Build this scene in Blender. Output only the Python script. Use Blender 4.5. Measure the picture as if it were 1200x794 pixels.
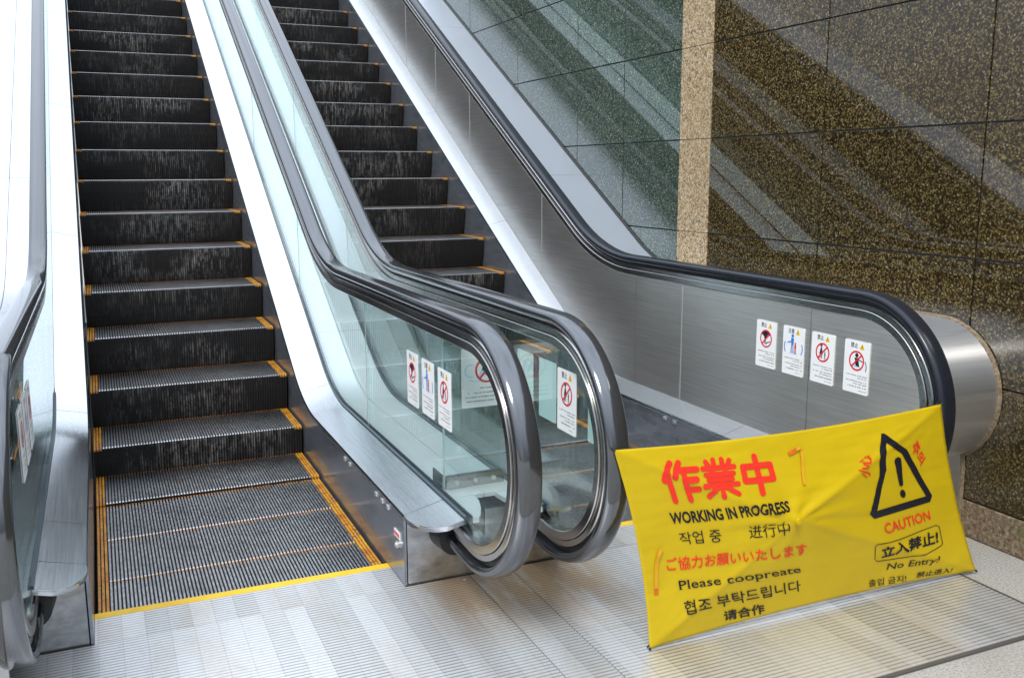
import bpy, bmesh, math, random
from mathutils import Vector, Matrix, noise
R = math.radians
random.seed(7)
scene = bpy.context.scene
for o in list(bpy.data.objects):
    bpy.data.objects.remove(o)
C = scene.collection

# ------------------------------------------------------------------ camera, sky, sun, exposure
def set_camera():
    ya, pi, ro = R(23.8087), R(10.0968), R(-0.2092)
    f = Vector((math.sin(ya)*math.cos(pi), math.cos(ya)*math.cos(pi), -math.sin(pi)))
    rt = Vector((math.cos(ya), -math.sin(ya), 0)); up = rt.cross(f)
    r2 = math.cos(ro)*rt + math.sin(ro)*up; u2 = -math.sin(ro)*rt + math.cos(ro)*up
    cam = bpy.data.objects.new('camera', bpy.data.cameras.new('camera')); C.objects.link(cam)
    m = Matrix((r2, u2, -f)).transposed().to_4x4(); m.translation = (0.0882, -3.0760, 1.3893)
    cam.matrix_world = m
    cam.data.sensor_width = 36; cam.data.lens = 36*1096.59/1200
    cam.data.clip_start = 0.02; cam.data.clip_end = 600
    scene.camera = cam
set_camera()

CLOUD = (.34, .54, .62, 0.9, 9.6)     # cloud edge low and high, least cover, brightness at the horizon and overhead
SUN_EL, SUN_AZ = R(52), R(222)          # azimuth clockwise from +Y; the sun stands behind the camera, to its left
w = bpy.data.worlds.new('World'); scene.world = w; w.use_nodes = True
nt = w.node_tree; bg = nt.nodes['Background']
sky = nt.nodes.new('ShaderNodeTexSky'); sky.sky_type = 'NISHITA'; sky.sun_disc = False
sky.sun_elevation = SUN_EL; sky.sun_rotation = SUN_AZ; sky.air_density = 1.0; sky.dust_density = 1.5; sky.ozone_density = 1.0
# a bright, mostly cloudy sky: thin white cloud over the blue
def wn(typ, **kw):
    x = nt.nodes.new(typ)
    for k, v in kw.items(): setattr(x, k, v)
    return x
tc = wn('ShaderNodeTexCoord'); mpn = wn('ShaderNodeMapping'); mpn.inputs['Scale'].default_value = (1, 1, 1.6); nt.links.new(tc.outputs['Generated'], mpn.inputs['Vector'])
cn = wn('ShaderNodeTexNoise'); cn.inputs['Scale'].default_value = 2.4; cn.inputs['Detail'].default_value = 6; nt.links.new(mpn.outputs[0], cn.inputs['Vector'])
cr = wn('ShaderNodeValToRGB'); cr.color_ramp.elements[0].position = CLOUD[0]; cr.color_ramp.elements[1].position = CLOUD[1]
cr.color_ramp.elements[0].color = (CLOUD[2],)*3+(1,); nt.links.new(cn.outputs['Fac'], cr.inputs['Fac'])
cmx = wn('ShaderNodeMix', data_type='RGBA'); nt.links.new(cr.outputs[0], cmx.inputs[0]); nt.links.new(sky.outputs[0], cmx.inputs[6])
sx = wn('ShaderNodeSeparateXYZ'); nt.links.new(tc.outputs['Generated'], sx.inputs[0])
zr = wn('ShaderNodeMapRange'); nt.links.new(sx.outputs[2], zr.inputs['Value']); zr.inputs['From Max'].default_value = .8
zr.inputs['To Min'].default_value = CLOUD[3]; zr.inputs['To Max'].default_value = CLOUD[4]
dp = wn('ShaderNodeVectorMath', operation='DOT_PRODUCT'); nt.links.new(tc.outputs['Generated'], dp.inputs[0]); dp.inputs[1].default_value = (-.75, .66, 0)   # the brighter side of the sky
az = wn('ShaderNodeMapRange'); nt.links.new(dp.outputs['Value'], az.inputs['Value']); az.inputs['From Min'].default_value = -.25; az.inputs['From Max'].default_value = .9; az.inputs['To Max'].default_value = 0.5
za = wn('ShaderNodeMath', operation='ADD'); nt.links.new(zr.outputs[0], za.inputs[0]); nt.links.new(az.outputs[0], za.inputs[1])
cc = wn('ShaderNodeVectorMath', operation='SCALE'); cc.inputs[0].default_value = (.87, .955, 1.07); nt.links.new(za.outputs[0], cc.inputs['Scale'])
nt.links.new(cc.outputs[0], cmx.inputs[7]); nt.links.new(cmx.outputs[2], bg.inputs['Color'])
bg.inputs['Strength'].default_value = 0.15
sd = bpy.data.lights.new('sun', 'SUN'); sd.energy = 1.25; sd.angle = R(16); sd.color = (1.0, 0.95, 0.88)
so = bpy.data.objects.new('sun', sd); C.objects.link(so)
sv = Vector((math.sin(SUN_AZ)*math.cos(SUN_EL), math.cos(SUN_AZ)*math.cos(SUN_EL), math.sin(SUN_EL)))
so.rotation_euler = sv.to_track_quat('Z', 'Y').to_euler(); so.location = (-6, -8, 12)
vs = scene.view_settings; vs.view_transform = 'Standard'; vs.look = 'None'; vs.gamma = 1; vs.use_curve_mapping = False
vs.exposure = 0.65
try:
    scene.cycles.max_bounces = 10; scene.cycles.transparent_max_bounces = 24; scene.cycles.glossy_bounces = 6
    scene.cycles.use_denoising = True; scene.cycles.sample_clamp_indirect = 8
except Exception: pass

# ------------------------------------------------------------------ materials
def mat(name, col=(.5,.5,.5), rough=.5, metal=0.0, spec=.5, coat=0.0, coat_rough=.05):
    m = bpy.data.materials.new(name); m.use_nodes = True
    b = m.node_tree.nodes['Principled BSDF']
    b.inputs['Base Color'].default_value = (*col, 1); b.inputs['Roughness'].default_value = rough
    b.inputs['Metallic'].default_value = metal; b.inputs['Specular IOR Level'].default_value = spec
    b.inputs['Coat Weight'].default_value = coat; b.inputs['Coat Roughness'].default_value = coat_rough
    return m
class NT:
    def __init__(s, m): s.t = m.node_tree; s.b = s.t.nodes['Principled BSDF']
    def n(s, typ, **kw):
        x = s.t.nodes.new(typ)
        for k, v in kw.items(): setattr(x, k, v)
        return x
    def l(s, a, b): s.t.links.new(a, b)
    def coord(s, kind='Object', scale=(1,1,1)):
        c = s.n('ShaderNodeTexCoord'); m = s.n('ShaderNodeMapping'); m.inputs['Scale'].default_value = scale
        s.l(c.outputs[kind], m.inputs['Vector']); return m.outputs[0]
    def noise(s, vec, scale=1, detail=3, rough=.55):
        x = s.n('ShaderNodeTexNoise'); x.inputs['Scale'].default_value = scale; x.inputs['Detail'].default_value = detail
        x.inputs['Roughness'].default_value = rough
        s.l(vec, x.inputs['Vector']); return x.outputs['Fac']
    def ramp(s, fac, stops, interp='LINEAR'):
        x = s.n('ShaderNodeValToRGB'); cr = x.color_ramp; cr.interpolation = interp
        while len(cr.elements) < len(stops): cr.elements.new(.5)
        for e, (p, c) in zip(cr.elements, stops):
            e.position = p; e.color = (*c, 1) if not isinstance(c, (int, float)) else (c, c, c, 1)
        s.l(fac, x.inputs['Fac']); return x.outputs[0]
    def math(s, op, a, b=None, clamp=False):
        x = s.n('ShaderNodeMath', operation=op, use_clamp=clamp)
        for i, v in enumerate((a, b)):
            if v is None: continue
            if isinstance(v, (int, float)): x.inputs[i].default_value = v
            else: s.l(v, x.inputs[i])
        return x.outputs[0]
    def mix(s, fac, a, b, blend='MIX'):
        x = s.n('ShaderNodeMix', data_type='RGBA', blend_type=blend)
        for k, v in ((0, fac), (6, a), (7, b)):
            if isinstance(v, (int, float)): x.inputs[k].default_value = v
            elif isinstance(v, tuple): x.inputs[k].default_value = (*v, 1)
            else: s.l(v, x.inputs[k])
        return x.outputs[2]
    def sep(s, vec):
        x = s.n('ShaderNodeSeparateXYZ'); s.l(vec, x.inputs[0]); return x.outputs
    def bump(s, h, strength=.3, dist=.01):
        x = s.n('ShaderNodeBump'); x.inputs['Strength'].default_value = strength; x.inputs['Distance'].default_value = dist
        s.l(h, x.inputs['Height']); s.l(x.outputs[0], s.b.inputs['Normal'])

def steel(name, base, rough, streak=(90, 1.5, 90), var=.12, rvar=.08, dirt=None, bump=.04, aniso=0):
    m = mat(name, base, rough, 1.0); t = NT(m)
    v = t.coord('Object', streak); f = t.noise(v, 3, 4)
    big = t.noise(t.coord('Object', (1,1,1)), 2.3, 4)
    lo = tuple(c*(1-var) for c in base); hi = tuple(min(1, c*(1+var)) for c in base)
    c = t.ramp(f, [(.3, lo), (.7, hi)])
    if dirt:
        d = t.ramp(t.noise(t.coord('Object', (1,1,1.6)), 7, 6, .65), [(.5, 0.0), (.72, 1.0)])
        c = t.mix(t.math('MULTIPLY', d, .55), c, dirt)
    t.l(c, t.b.inputs['Base Color'])
    r = t.math('ADD', t.math('MULTIPLY', f, rvar), t.math('ADD', t.math('MULTIPLY', big, rvar*1.5), rough-rvar*1.2), True)
    t.l(r, t.b.inputs['Roughness'])
    if bump: t.bump(f, bump, .002)
    return m

M = {}
M['deck'] = steel('polished_steel_deck', (.55,.57,.60), .22, (60, 1.2, 60), .07, .06, None, .015)
M['cover'] = steel('satin_cover_plate', (.84,.86,.87), .42, var=.05); M['cover'].node_tree.nodes['Principled BSDF'].inputs['Metallic'].default_value = .45
M['slope'] = steel('sky_tinted_slope_plate', (.62,.665,.74), .34, var=.04); M['slope'].node_tree.nodes['Principled BSDF'].inputs['Metallic'].default_value = .7  # bluish base puts the mirrored sky into the deck's colour
M['panel'] = steel('brushed_steel_panel', (.84,.79,.73), .37, (40, 1.2, 120), .14, .1)
M['frame'] = steel('satin_steel_frame', (.42,.41,.40), .22)
M['skirt'] = steel('dark_skirt_steel', (.30,.33,.38), .2, (6, 2, 14), .15, .1, (.12,.12,.13)); M['skirt'].node_tree.nodes['Principled BSDF'].inputs['Metallic'].default_value = .7
M['pedestal'] = steel('dirty_pedestal_steel', (.36,.37,.38), .33, (5, 5, 8), .3, .2, (.09,.075,.055))
M['bulk'] = steel('bulkhead_steel', (.82,.82,.82), .33, (1, 45, 45), .035, .03, None, 0); M['bulk'].node_tree.nodes['Principled BSDF'].inputs['Metallic'].default_value = 1.0
for k_, an in (('panel', .75), ('bulk', .88)):
    tt = NT(M[k_]); tg = tt.n('ShaderNodeTangent', direction_type='RADIAL', axis='Z' if k_ == 'panel' else 'X')
    tt.l(tg.outputs[0], tt.b.inputs['Tangent']); tt.b.inputs['Anisotropic'].default_value = an; tt.b.inputs['Anisotropic Rotation'].default_value = .25
M['rail'] = mat('handrail_rubber', (.09,.093,.10), .14, .85); t = NT(M['rail'])
rv = t.noise(t.coord('Object', (160, .6, .6)), 2, 4)
t.l(t.ramp(rv, [(.3, (.135,.141,.153)), (.72, (.165,.172,.185))]), t.b.inputs['Base Color'])
t.l(t.math('ADD', t.math('MULTIPLY', rv, .08), .06), t.b.inputs['Roughness'])
M['rail_shaded'] = mat('shaded_handrail_rubber', (.012,.014,.022), .2, 0, .45)  # darker copy of the handrail, the dark wall it mirrors put into its colour
M['black'] = mat('black_rubber', (.012,.012,.013), .45)
M['strip'] = mat('worn_edge_strip', (.13,.12,.11), .5, .4); M['backing_shade'] = mat('dark_shade_backing', (.02,.022,.025), .5); M['gasket'] = mat('glazing_gasket', (.05,.07,.09), .3)
M['white_metal'] = mat('bright_zinc', (.7,.7,.68), .35, .8)

# step tread cleats, risers, yellow borders
M['tread'] = steel('worn_aluminium_cleat', (.45,.445,.45), .38, (30, 12, 30), .3, .12, (.12,.11,.10), 0)
M['groove'] = mat('step_groove', (.012,.012,.013), .7)
m = mat('black_riser', (.014,.013,.013), .6, 0, .25); t = NT(m)
oi = t.n('ShaderNodeObjectInfo'); cd = t.n('ShaderNodeTexCoord')
ofs = t.n('ShaderNodeCombineXYZ'); rnd = t.math('MULTIPLY', oi.outputs['Random'], 37.0)
for i in range(3): t.l(rnd, ofs.inputs[i])
ad = t.n('ShaderNodeVectorMath', operation='ADD'); t.l(cd.outputs['Object'], ad.inputs[0]); t.l(ofs.outputs[0], ad.inputs[1])
def mp(scale):
    x = t.n('ShaderNodeMapping'); x.inputs['Scale'].default_value = scale; t.l(ad.outputs[0], x.inputs['Vector']); return x.outputs[0]
sx0 = t.sep(ad.outputs[0]); cell = t.math('FLOOR', t.math('DIVIDE', sx0[0], .948/76))
wnr = t.n('ShaderNodeTexWhiteNoise', noise_dimensions='1D'); t.l(cell, wnr.inputs['W'])
cmb = t.n('ShaderNodeCombineXYZ'); t.l(t.math('MULTIPLY', wnr.outputs['Value'], 50.0), cmb.inputs[0]); t.l(t.math('MULTIPLY', sx0[2], 9.0), cmb.inputs[2])
per_rib = t.noise(cmb.outputs[0], 1, 3, .7); spk = t.noise(mp((300, 90, 130)), 1, 3, .7)
st1 = t.math('ADD', t.math('MULTIPLY', per_rib, .74), t.math('MULTIPLY', spk, .26)); st2 = t.noise(mp((3.2, 3, 5)), 1, 3, .5); gr = t.noise(mp((260, 60, 120)), 1, 2, .6)
xyz = t.sep(cd.outputs['Object'])
edge = t.math('MULTIPLY', t.math('MULTIPLY', xyz[0], t.math('SUBTRACT', .948, xyz[0])), 5.2, True)
hgt = t.math('ADD', t.math('MULTIPLY', xyz[2], 3.0), 1.0, True)
mk = t.math('MULTIPLY', t.ramp(st1, [(.46, 0.0), (.62, 1.0)]), t.ramp(st2, [(.40, .04), (.58, 1.0)]))
mk = t.math('MULTIPLY', t.math('MULTIPLY', mk, edge), t.math('MULTIPLY', hgt, t.math('ADD', gr, .35)))
sc = t.ramp(t.noise(mp((5, 5, 5)), 1, 2), [(.5, (.46,.45,.44)), (.75, (.34,.25,.19))])
t.l(t.mix(t.math('MULTIPLY', mk, t.math('ADD', t.math('MULTIPLY', t.math('FRACT', t.math('MULTIPLY', oi.outputs['Random'], 7.13)), .75), .15), True), (.016,.0155,.0155), sc), t.b.inputs['Base Color'])
M['riser'] = m
m = mat('worn_yellow_paint', (.78,.36,.02), .45); t = NT(m)
pn = t.noise(t.coord('Object', (1,1,1)), 45, 4, .65); hue = t.noise(t.coord('Object', (1,1,1)), 9, 3)
yc = t.ramp(hue, [(.38, (.46,.14,.010)), (.66, (.64,.31,.018))])
t.l(t.mix(t.ramp(pn, [(.52, 0.0), (.64, 1.0)]), yc, (.10,.085,.07)), t.b.inputs['Base Color'])
M['yellow'] = m
m = mat('comb_yellow', (.82,.50,.015), .4); t = NT(m)
t.l(t.ramp(t.noise(t.coord('Object', (1,1,1)), 14, 5, .7), [(.3, (.85,.56,.02)), (.62, (.80,.47,.015)), (.78, (.55,.30,.03))]), t.b.inputs['Base Color'])
M['comb'] = m

# ribbed landing plate
m = mat('ribbed_landing_plate', (.55,.55,.56), .35, .6); t = NT(m)
cd = t.n('ShaderNodeTexCoord'); xyz = t.sep(cd.outputs['Object'])
band = t.math('FLOOR', t.math('DIVIDE', xyz[0], .068)); wn = t.n('ShaderNodeTexWhiteNoise', noise_dimensions='1D'); t.l(band, wn.inputs['W'])
rib = t.math('FRACT', t.math('DIVIDE', xyz[1], .0165)); grv = t.math('LESS_THAN', rib, .36)
sep_l = t.math('LESS_THAN', t.math('FRACT', t.math('DIVIDE', xyz[0], .068)), .035)
gm = t.math('MULTIPLY', grv, t.math('ADD', t.math('MULTIPLY', t.ramp(wn.outputs['Value'], [(.2, .5), (.8, 1.0)]), .85), .05))
bc = t.ramp(wn.outputs['Value'], [(.0, (.76,.76,.765)), (.45, (.74,.74,.745)), (.75, (.71,.71,.71)), (.95, (.67,.665,.66))])
stn = t.ramp(t.noise(t.coord('Object', (2.6, .9, 1)), 2.0, 5, .6), [(.50, 0.0), (.70, 1.0)])
bc = t.mix(t.math('MULTIPLY', stn, .30), bc, (.52,.40,.25))
gp = t.sep(t.n('ShaderNodeNewGeometry').outputs['Position'])
near = t.math('MULTIPLY', t.math('MULTIPLY', t.math('SUBTRACT', gp[1], -.75), 3.2, True), t.math('MULTIPLY', t.math('MULTIPLY', t.math('SUBTRACT', gp[0], .93), 6.0, True), t.math('MULTIPLY', t.math('SUBTRACT', 1.72, gp[0]), 6.0, True)))
rust = t.math('MULTIPLY', near, t.ramp(t.noise(t.coord('Object', (9, 2, 1)), 1.6, 5, .65), [(.34, .25), (.52, 1.0)]))
bc = t.mix(t.math('MULTIPLY', rust, .8), bc, (.50,.31,.14))
fine = t.noise(t.coord('Object', (1,1,1)), 60, 4, .7)
bc = t.mix(t.math('MULTIPLY', t.ramp(fine, [(.5, 0.0), (.75, 1.0)]), .25), bc, (.3,.28,.25))
bc = t.mix(t.math('MULTIPLY', gm, .72), bc, (.13,.13,.14)); bc = t.mix(t.math('MULTIPLY', sep_l, .25), bc, (.2,.2,.2))
t.l(bc, t.b.inputs['Base Color'])
t.l(t.math('ADD', t.math('MULTIPLY', fine, .2), .32), t.b.inputs['Roughness'])
t.bump(t.math('MULTIPLY', gm, -1.0), .5, .003)
M['plate'] = m

# stones
def granite(name, cols, scale, rough, coat, cell=.9):
    m = mat(name, (.1,.1,.1), rough, 0, .0 if coat else .3, coat, .015); t = NT(m); t.b.inputs['Coat IOR'].default_value = 1.85
    v = t.coord('Object', (1,1,1)); nz = t.n('ShaderNodeTexNoise'); nz.inputs['Scale'].default_value = scale*.7; t.l(v, nz.inputs['Vector'])
    mx = t.n('ShaderNodeMix', data_type='VECTOR'); mx.inputs[0].default_value = .012; t.l(v, mx.inputs[4]); t.l(nz.outputs['Color'], mx.inputs[5])
    vo = t.n('ShaderNodeTexVoronoi'); vo.inputs['Scale'].default_value = scale; t.l(mx.outputs[1], vo.inputs['Vector'])
    sx = t.sep(vo.outputs['Color'])
    c = t.ramp(sx[0], cols, 'CONSTANT')
    d = t.ramp(vo.outputs['Distance'], [(.25, 0.0), (.75, 1.0)])
    c = t.mix(t.math('MULTIPLY', d, cell), c, cols[0][1])
    big = t.noise(v, 1.3, 4); c = t.mix(t.math('MULTIPLY', t.ramp(big, [(.4, 0.0), (.7, 1.0)]), .25), c, cols[1][1])
    if coat:     # every slab cut from another block
        sv_ = t.sep(t.n('ShaderNodeNewGeometry').outputs['Position'])
        ia = t.math('FLOOR', t.math('DIVIDE', t.math('SUBTRACT', sv_[1], .254), .841)); ib = t.math('FLOOR', t.math('DIVIDE', t.math('SUBTRACT', sv_[2], .12), .481))
        wv_ = t.n('ShaderNodeTexWhiteNoise', noise_dimensions='1D'); t.l(t.math('ADD', ia, t.math('MULTIPLY', ib, 17.3)), wv_.inputs['W'])
        hs_ = t.n('ShaderNodeHueSaturation'); t.l(c, hs_.inputs['Color']); t.l(t.math('ADD', t.math('MULTIPLY', wv_.outputs['Value'], .3), .82), hs_.inputs['Value']); c = hs_.outputs[0]
    t.l(c, t.b.inputs['Base Color'])
    return m
M['brown'] = granite('brown_granite', [(0, (.018,.013,.007)), (.24, (.050,.033,.011)), (.44, (.102,.068,.021)), (.66, (.158,.110,.036)), (.85, (.23,.168,.070)), (.958, (.33,.27,.145))], 138, .35, .75, .85)
M['green'] = granite('green_tinted_granite', [(0, (.026,.042,.034)), (.25, (.055,.082,.066)), (.48, (.10,.138,.108)), (.72, (.16,.195,.142)), (.9, (.26,.275,.20)), (.975, (.36,.37,.30))], 150, .3, 1.0, .7)  # green tone of mirrored sky and glass put into the stone colour
M['beige'] = granite('beige_granite', [(0, (.14,.10,.06)), (.10, (.30,.21,.11)), (.34, (.46,.32,.17)), (.62, (.55,.42,.25)), (.86, (.66,.55,.40))], 110, .6, 0.0, .35)
m = mat('plinth_stone', (.2,.15,.1), .8); t = NT(m)
a = t.noise(t.coord('Object', (1,1,1)), 60, 6, .75); b = t.noise(t.coord('Object', (1,1,2)), 3.3, 4)
c = t.ramp(a, [(.35, (.05,.035,.02)), (.5, (.20,.14,.085)), (.68, (.40,.33,.23))])
t.l(t.mix(t.math('MULTIPLY', t.ramp(b, [(.5, 0.0), (.66, 1.0)]), .6), c, (.10,.11,.025)), t.b.inputs['Base Color']); t.bump(a, .5, .006)
M['plinth'] = m
m = mat('pale_paving_stone', (.4,.38,.33), .75); t = NT(m)
a = t.noise(t.coord('Object', (1,1,1)), 130, 5, .8); b = t.noise(t.coord('Object', (1,1,1)), 2.2, 6, .6)
c = t.ramp(a, [(.36, (.17,.16,.14)), (.48, (.37,.355,.32)), (.64, (.52,.50,.46))])
t.l(t.mix(t.math('MULTIPLY', t.ramp(b, [(.45, 0.0), (.7, 1.0)]), .5), c, (.25,.235,.20)), t.b.inputs['Base Color']); t.bump(a, .25, .004)
M['paving'] = m
M['grout'] = mat('dark_joint', (.03,.028,.025), .8); M['tile_joint'] = mat('grey_tile_joint', (.17,.175,.18), .6)  # grey of the tile joint includes the light caught on the tile bevels
m = mat('sealant', (.36,.28,.19), .9); t = NT(m); a = t.noise(t.coord('Object', (1,1,1)), 90, 5, .7)
t.l(t.ramp(a, [(.3, (.07,.05,.035)), (.6, (.30,.23,.15))]), t.b.inputs['Base Color']); t.bump(a, .7, .006); M['sealant'] = m

# glass: tinted transparency with a fresnel reflection (a real thin sheet of toughened glass)
def glass(name, tint, dust_haze=.012):
    m = bpy.data.materials.new(name); m.use_nodes = True; n = m.node_tree; n.nodes.clear()
    o = n.nodes.new('ShaderNodeOutputMaterial'); tr = n.nodes.new('ShaderNodeBsdfTransparent'); tr.inputs[0].default_value = (*tint, 1)
    gl = n.nodes.new('ShaderNodeBsdfGlossy'); gl.inputs['Roughness'].default_value = .015; gl.inputs[0].default_value = (.95,1,.98,1)
    ge = n.nodes.new('ShaderNodeNewGeometry'); mi = n.nodes.new('ShaderNodeMapRange'); mi.inputs['To Min'].default_value = 1.5; mi.inputs['To Max'].default_value = 1/1.5
    n.links.new(ge.outputs['Backfacing'], mi.inputs['Value'])
    fr = n.nodes.new('ShaderNodeFresnel'); n.links.new(mi.outputs[0], fr.inputs[0])
    df = n.nodes.new('ShaderNodeBsdfDiffuse'); df.inputs[0].default_value = (.60, .80, .80, 1)      # thin dusty haze, added to brighten the glass
    dm = n.nodes.new('ShaderNodeMixShader'); dm.inputs[0].default_value = dust_haze; n.links.new(tr.outputs[0], dm.inputs[1]); n.links.new(df.outputs[0], dm.inputs[2])
    mx = n.nodes.new('ShaderNodeMixShader'); n.links.new(fr.outputs[0], mx.inputs[0]); n.links.new(dm.outputs[0], mx.inputs[1]); n.links.new(gl.outputs[0], mx.inputs[2])
    n.links.new(mx.outputs[0], o.inputs[0]); return m
M['glass'] = glass('toughened_glass', (.94,.985,.98))
M['glass_edge'] = mat('ground_glass_edge', (.55,.72,.66), .25)
# cloth and sign colours
m = mat('yellow_nylon', (.58,.41,.003), .5, 0, .35); t = NT(m)
a = t.noise(t.coord('Object', (1,1,1)), 5, 4); t.l(t.ramp(a, [(.35, (.55,.385,.002)), (.7, (.61,.43,.003))]), t.b.inputs['Base Color'])
wv = t.noise(t.coord('Object', (1,1,1)), 420, 2); t.bump(wv, .12, .001)
t.b.inputs['Subsurface Weight'].default_value = 0; M['nylon'] = m
M['red_print'] = mat('red_print', (.80,.035,.018), .5, 0, .3)
M['black_print'] = mat('black_print', (.010,.010,.016), .5, 0, .3)
M['orange_web'] = mat('orange_webbing', (.66,.33,.006), .8); M['red_web'] = mat('red_webbing', (.66,.13,.01), .8)
M['sign_white'] = mat('sign_white', (.88,.88,.88), .35); M['sign_back'] = mat('sign_back', (.66,.80,.79), .4)
M['sign_red'] = mat('sign_red', (.72,.012,.03), .35); M['sign_black'] = mat('sign_black', (.012,.012,.014), .4)
M['sign_blue'] = mat('sign_blue', (.02,.20,.62), .35); M['sign_cyan'] = mat('sign_cyan', (.45,.72,.85), .35)
M['sign_yellow'] = mat('sign_yellow', (.85,.56,.0), .35); M['sign_grey'] = mat('sign_grey', (.10,.11,.12), .5); M['sign_orange'] = mat('sign_orange', (.82,.22,.02), .4)

# ------------------------------------------------------------------ helpers
def thing(name, label, cat, loc=(0,0,0), group=None, rot=None):
    o = bpy.data.objects.new(name, None); C.objects.link(o); o.location = loc; o.empty_display_size = .1
    if rot is not None: o.rotation_euler = rot
    o['label'] = label; o['category'] = cat
    if group: o['group'] = group
    return o
def tag(o, label, cat, group=None):
    o['label'] = label; o['category'] = cat
    if group: o['group'] = group
    return o
def worldloc(o):
    v = Vector((0,0,0))
    while o is not None: v += Vector(o.location); o = o.parent
    return v
def obj(name, bm, mats, parent=None, smooth=30, local=False, recalc=True):
    """links the shape as one mesh; shapes are drawn in world coordinates unless local"""
    if recalc: bmesh.ops.recalc_face_normals(bm, faces=bm.faces)
    if parent is not None and not local:
        bmesh.ops.translate(bm, verts=bm.verts, vec=-worldloc(parent))
    me = bpy.data.meshes.new(name); bm.to_mesh(me); bm.free()
    for x in (mats if isinstance(mats, (list, tuple)) else [mats]): me.materials.append(x)
    if smooth:
        me.polygons.foreach_set('use_smooth', [True]*len(me.polygons)); me.set_sharp_from_angle(angle=R(smooth))
    o = bpy.data.objects.new(name, me); C.objects.link(o)
    if parent is not None: o.parent = parent
    return o
def box(bm, a, b, bev=0, mi=0):
    vs_ = [bm.verts.new((x, y, z)) for x in (a[0], b[0]) for y in (a[1], b[1]) for z in (a[2], b[2])]
    fs = [bm.faces.new([vs_[i] for i in q]) for q in ((0,1,3,2),(4,6,7,5),(0,4,5,1),(2,3,7,6),(0,2,6,4),(1,5,7,3))]
    for f in fs: f.material_index = mi
    if bev:
        es = list({e for f in fs for e in f.edges})
        r = bmesh.ops.bevel(bm, geom=es, offset=bev, segments=2, affect='EDGES', profile=.5)
        for f in r['faces']: f.material_index = mi
def B(*boxes, bev=0):
    bm = bmesh.new()
    for a, b in boxes: box(bm, a, b, bev)
    return bm
def prism(bm, pts, x0, x1):
    """YZ outline extruded across X"""
    a = [bm.verts.new((x0, y, z)) for y, z in pts]; b = [bm.verts.new((x1, y, z)) for y, z in pts]
    n = len(pts); bm.faces.new(a); bm.faces.new(b[::-1])
    for i in range(n): bm.faces.new((a[i], b[i], b[(i+1) % n], a[(i+1) % n]))
def plan(bm, pts, z0, z1, slope=None):
    zz = slope or (lambda x, y: 0)
    a = [bm.verts.new((x, y, z1+zz(x, y))) for x, y in pts]; b = [bm.verts.new((x, y, z0+zz(x, y))) for x, y in pts]
    n = len(pts); bm.faces.new(a); bm.faces.new(b[::-1])
    for i in range(n): bm.faces.new((a[i], a[(i+1) % n], b[(i+1) % n], b[i]))
def cyl(bm, c, r, h, axis='z', seg=20, r2=None):
    r2 = r if r2 is None else r2
    rot = {'z': Matrix(), 'x': Matrix.Rotation(R(90), 4, 'Y'), 'y': Matrix.Rotation(R(-90), 4, 'X')}[axis]
    bmesh.ops.create_cone(bm, cap_ends=True, segments=seg, radius1=r, radius2=r2, depth=h, matrix=Matrix.Translation(c) @ rot)

# ------------------------------------------------------------------ escalator side profile (Y runs up the slope)
W = .948; RUN = .351; RISE = .2; SL = RISE/RUN; Y0, Z0 = 3.215, 1.149; TOP = 8.6
def slope_z(y, h): return Z0 + SL*(y-Y0) + h
def fillet_path(zf, h, rad, y_end, y_top=TOP):
    """from the top of the slope down to the level run at zf, blended with a radius"""
    yc = Y0 + (zf-h-Z0)/SL; th = math.atan(SL); T = rad*math.tan(th/2)
    pts = [(y_top, slope_z(y_top, h))]
    cy, cz = yc-T, zf+rad
    for i in range(15):
        a = th*(1-i/14); pts.append((cy + rad*math.sin(a), cz - rad*math.cos(a)))
    pts.append((y_end, zf)); return pts
NC, NR = (-.485, .56), .385
def rail_path(end=(-.25, .186)):
    p = fillet_path(.945, .775, 1.25, NC[0])
    for i in range(1, 37):
        a = math.pi/2 + math.pi*i/36*1.0; p.append((NC[0]+NR*math.cos(a), NC[1]+NR*math.sin(a)))
    p.append(end); return p
OC, OR = (-.47, .555), .275
def outer_path():
    p = fillet_path(OC[1]+OR, .645, 1.1, OC[0])
    for i in range(1, 25):
        a = math.pi/2 + R(150)*i/24; p.append((OC[0]+OR*math.cos(a), OC[1]+OR*math.sin(a)))
    y, z = p[-1]; p += [(y-.006, z-.05), (y-.008, .006)]; return p
def normals(path):
    out = []
    for i in range(len(path)):
        a = Vector(path[max(0, i-1)]); b = Vector(path[min(len(path)-1, i+1)]); t_ = (b-a).normalized(); out.append((t_.y, -t_.x))
    return out
def offset(path, n): return [(y+n*ny, z+n*nz) for (y, z), (ny, nz) in zip(path, normals(path))]
def sweep(bm, path, sec, closed=True):
    rings = []
    for (y, z), (ny, nz) in zip(path, normals(path)):
        rings.append([bm.verts.new((x, y+n*ny, z+n*nz)) for x, n in sec])
    m = len(sec)
    for a, b in zip(rings, rings[1:]):
        for i in range(m if closed else m-1): bm.faces.new((a[i], a[(i+1) % m], b[(i+1) % m], b[i]))
    if closed: bm.faces.new(rings[0]); bm.faces.new(rings[-1][::-1])
def cut(path, ya, yb):
    """piece of a path that falls in y, between yb (upper) and ya (lower), with the ends interpolated"""
    out = []
    for (y1, z1), (y2, z2) in zip(path, path[1:]):
        if y2 >= y1: continue
        for yy in ((yb, ya)):
            pass
        lo, hi = max(y2, ya), min(y1, yb)
        if hi <= lo: continue
        f = lambda y: z1+(z2-z1)*(y-y1)/(y2-y1)
        if not out: out.append((hi, f(hi)))
        out.append((lo, f(lo)))
    return out
RAIL = rail_path()
NOSES = [(-.112, -.008), (.288, -.006), (.688, -.003), (1.088, .012), (1.458, .155), (1.811, .349)]
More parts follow.
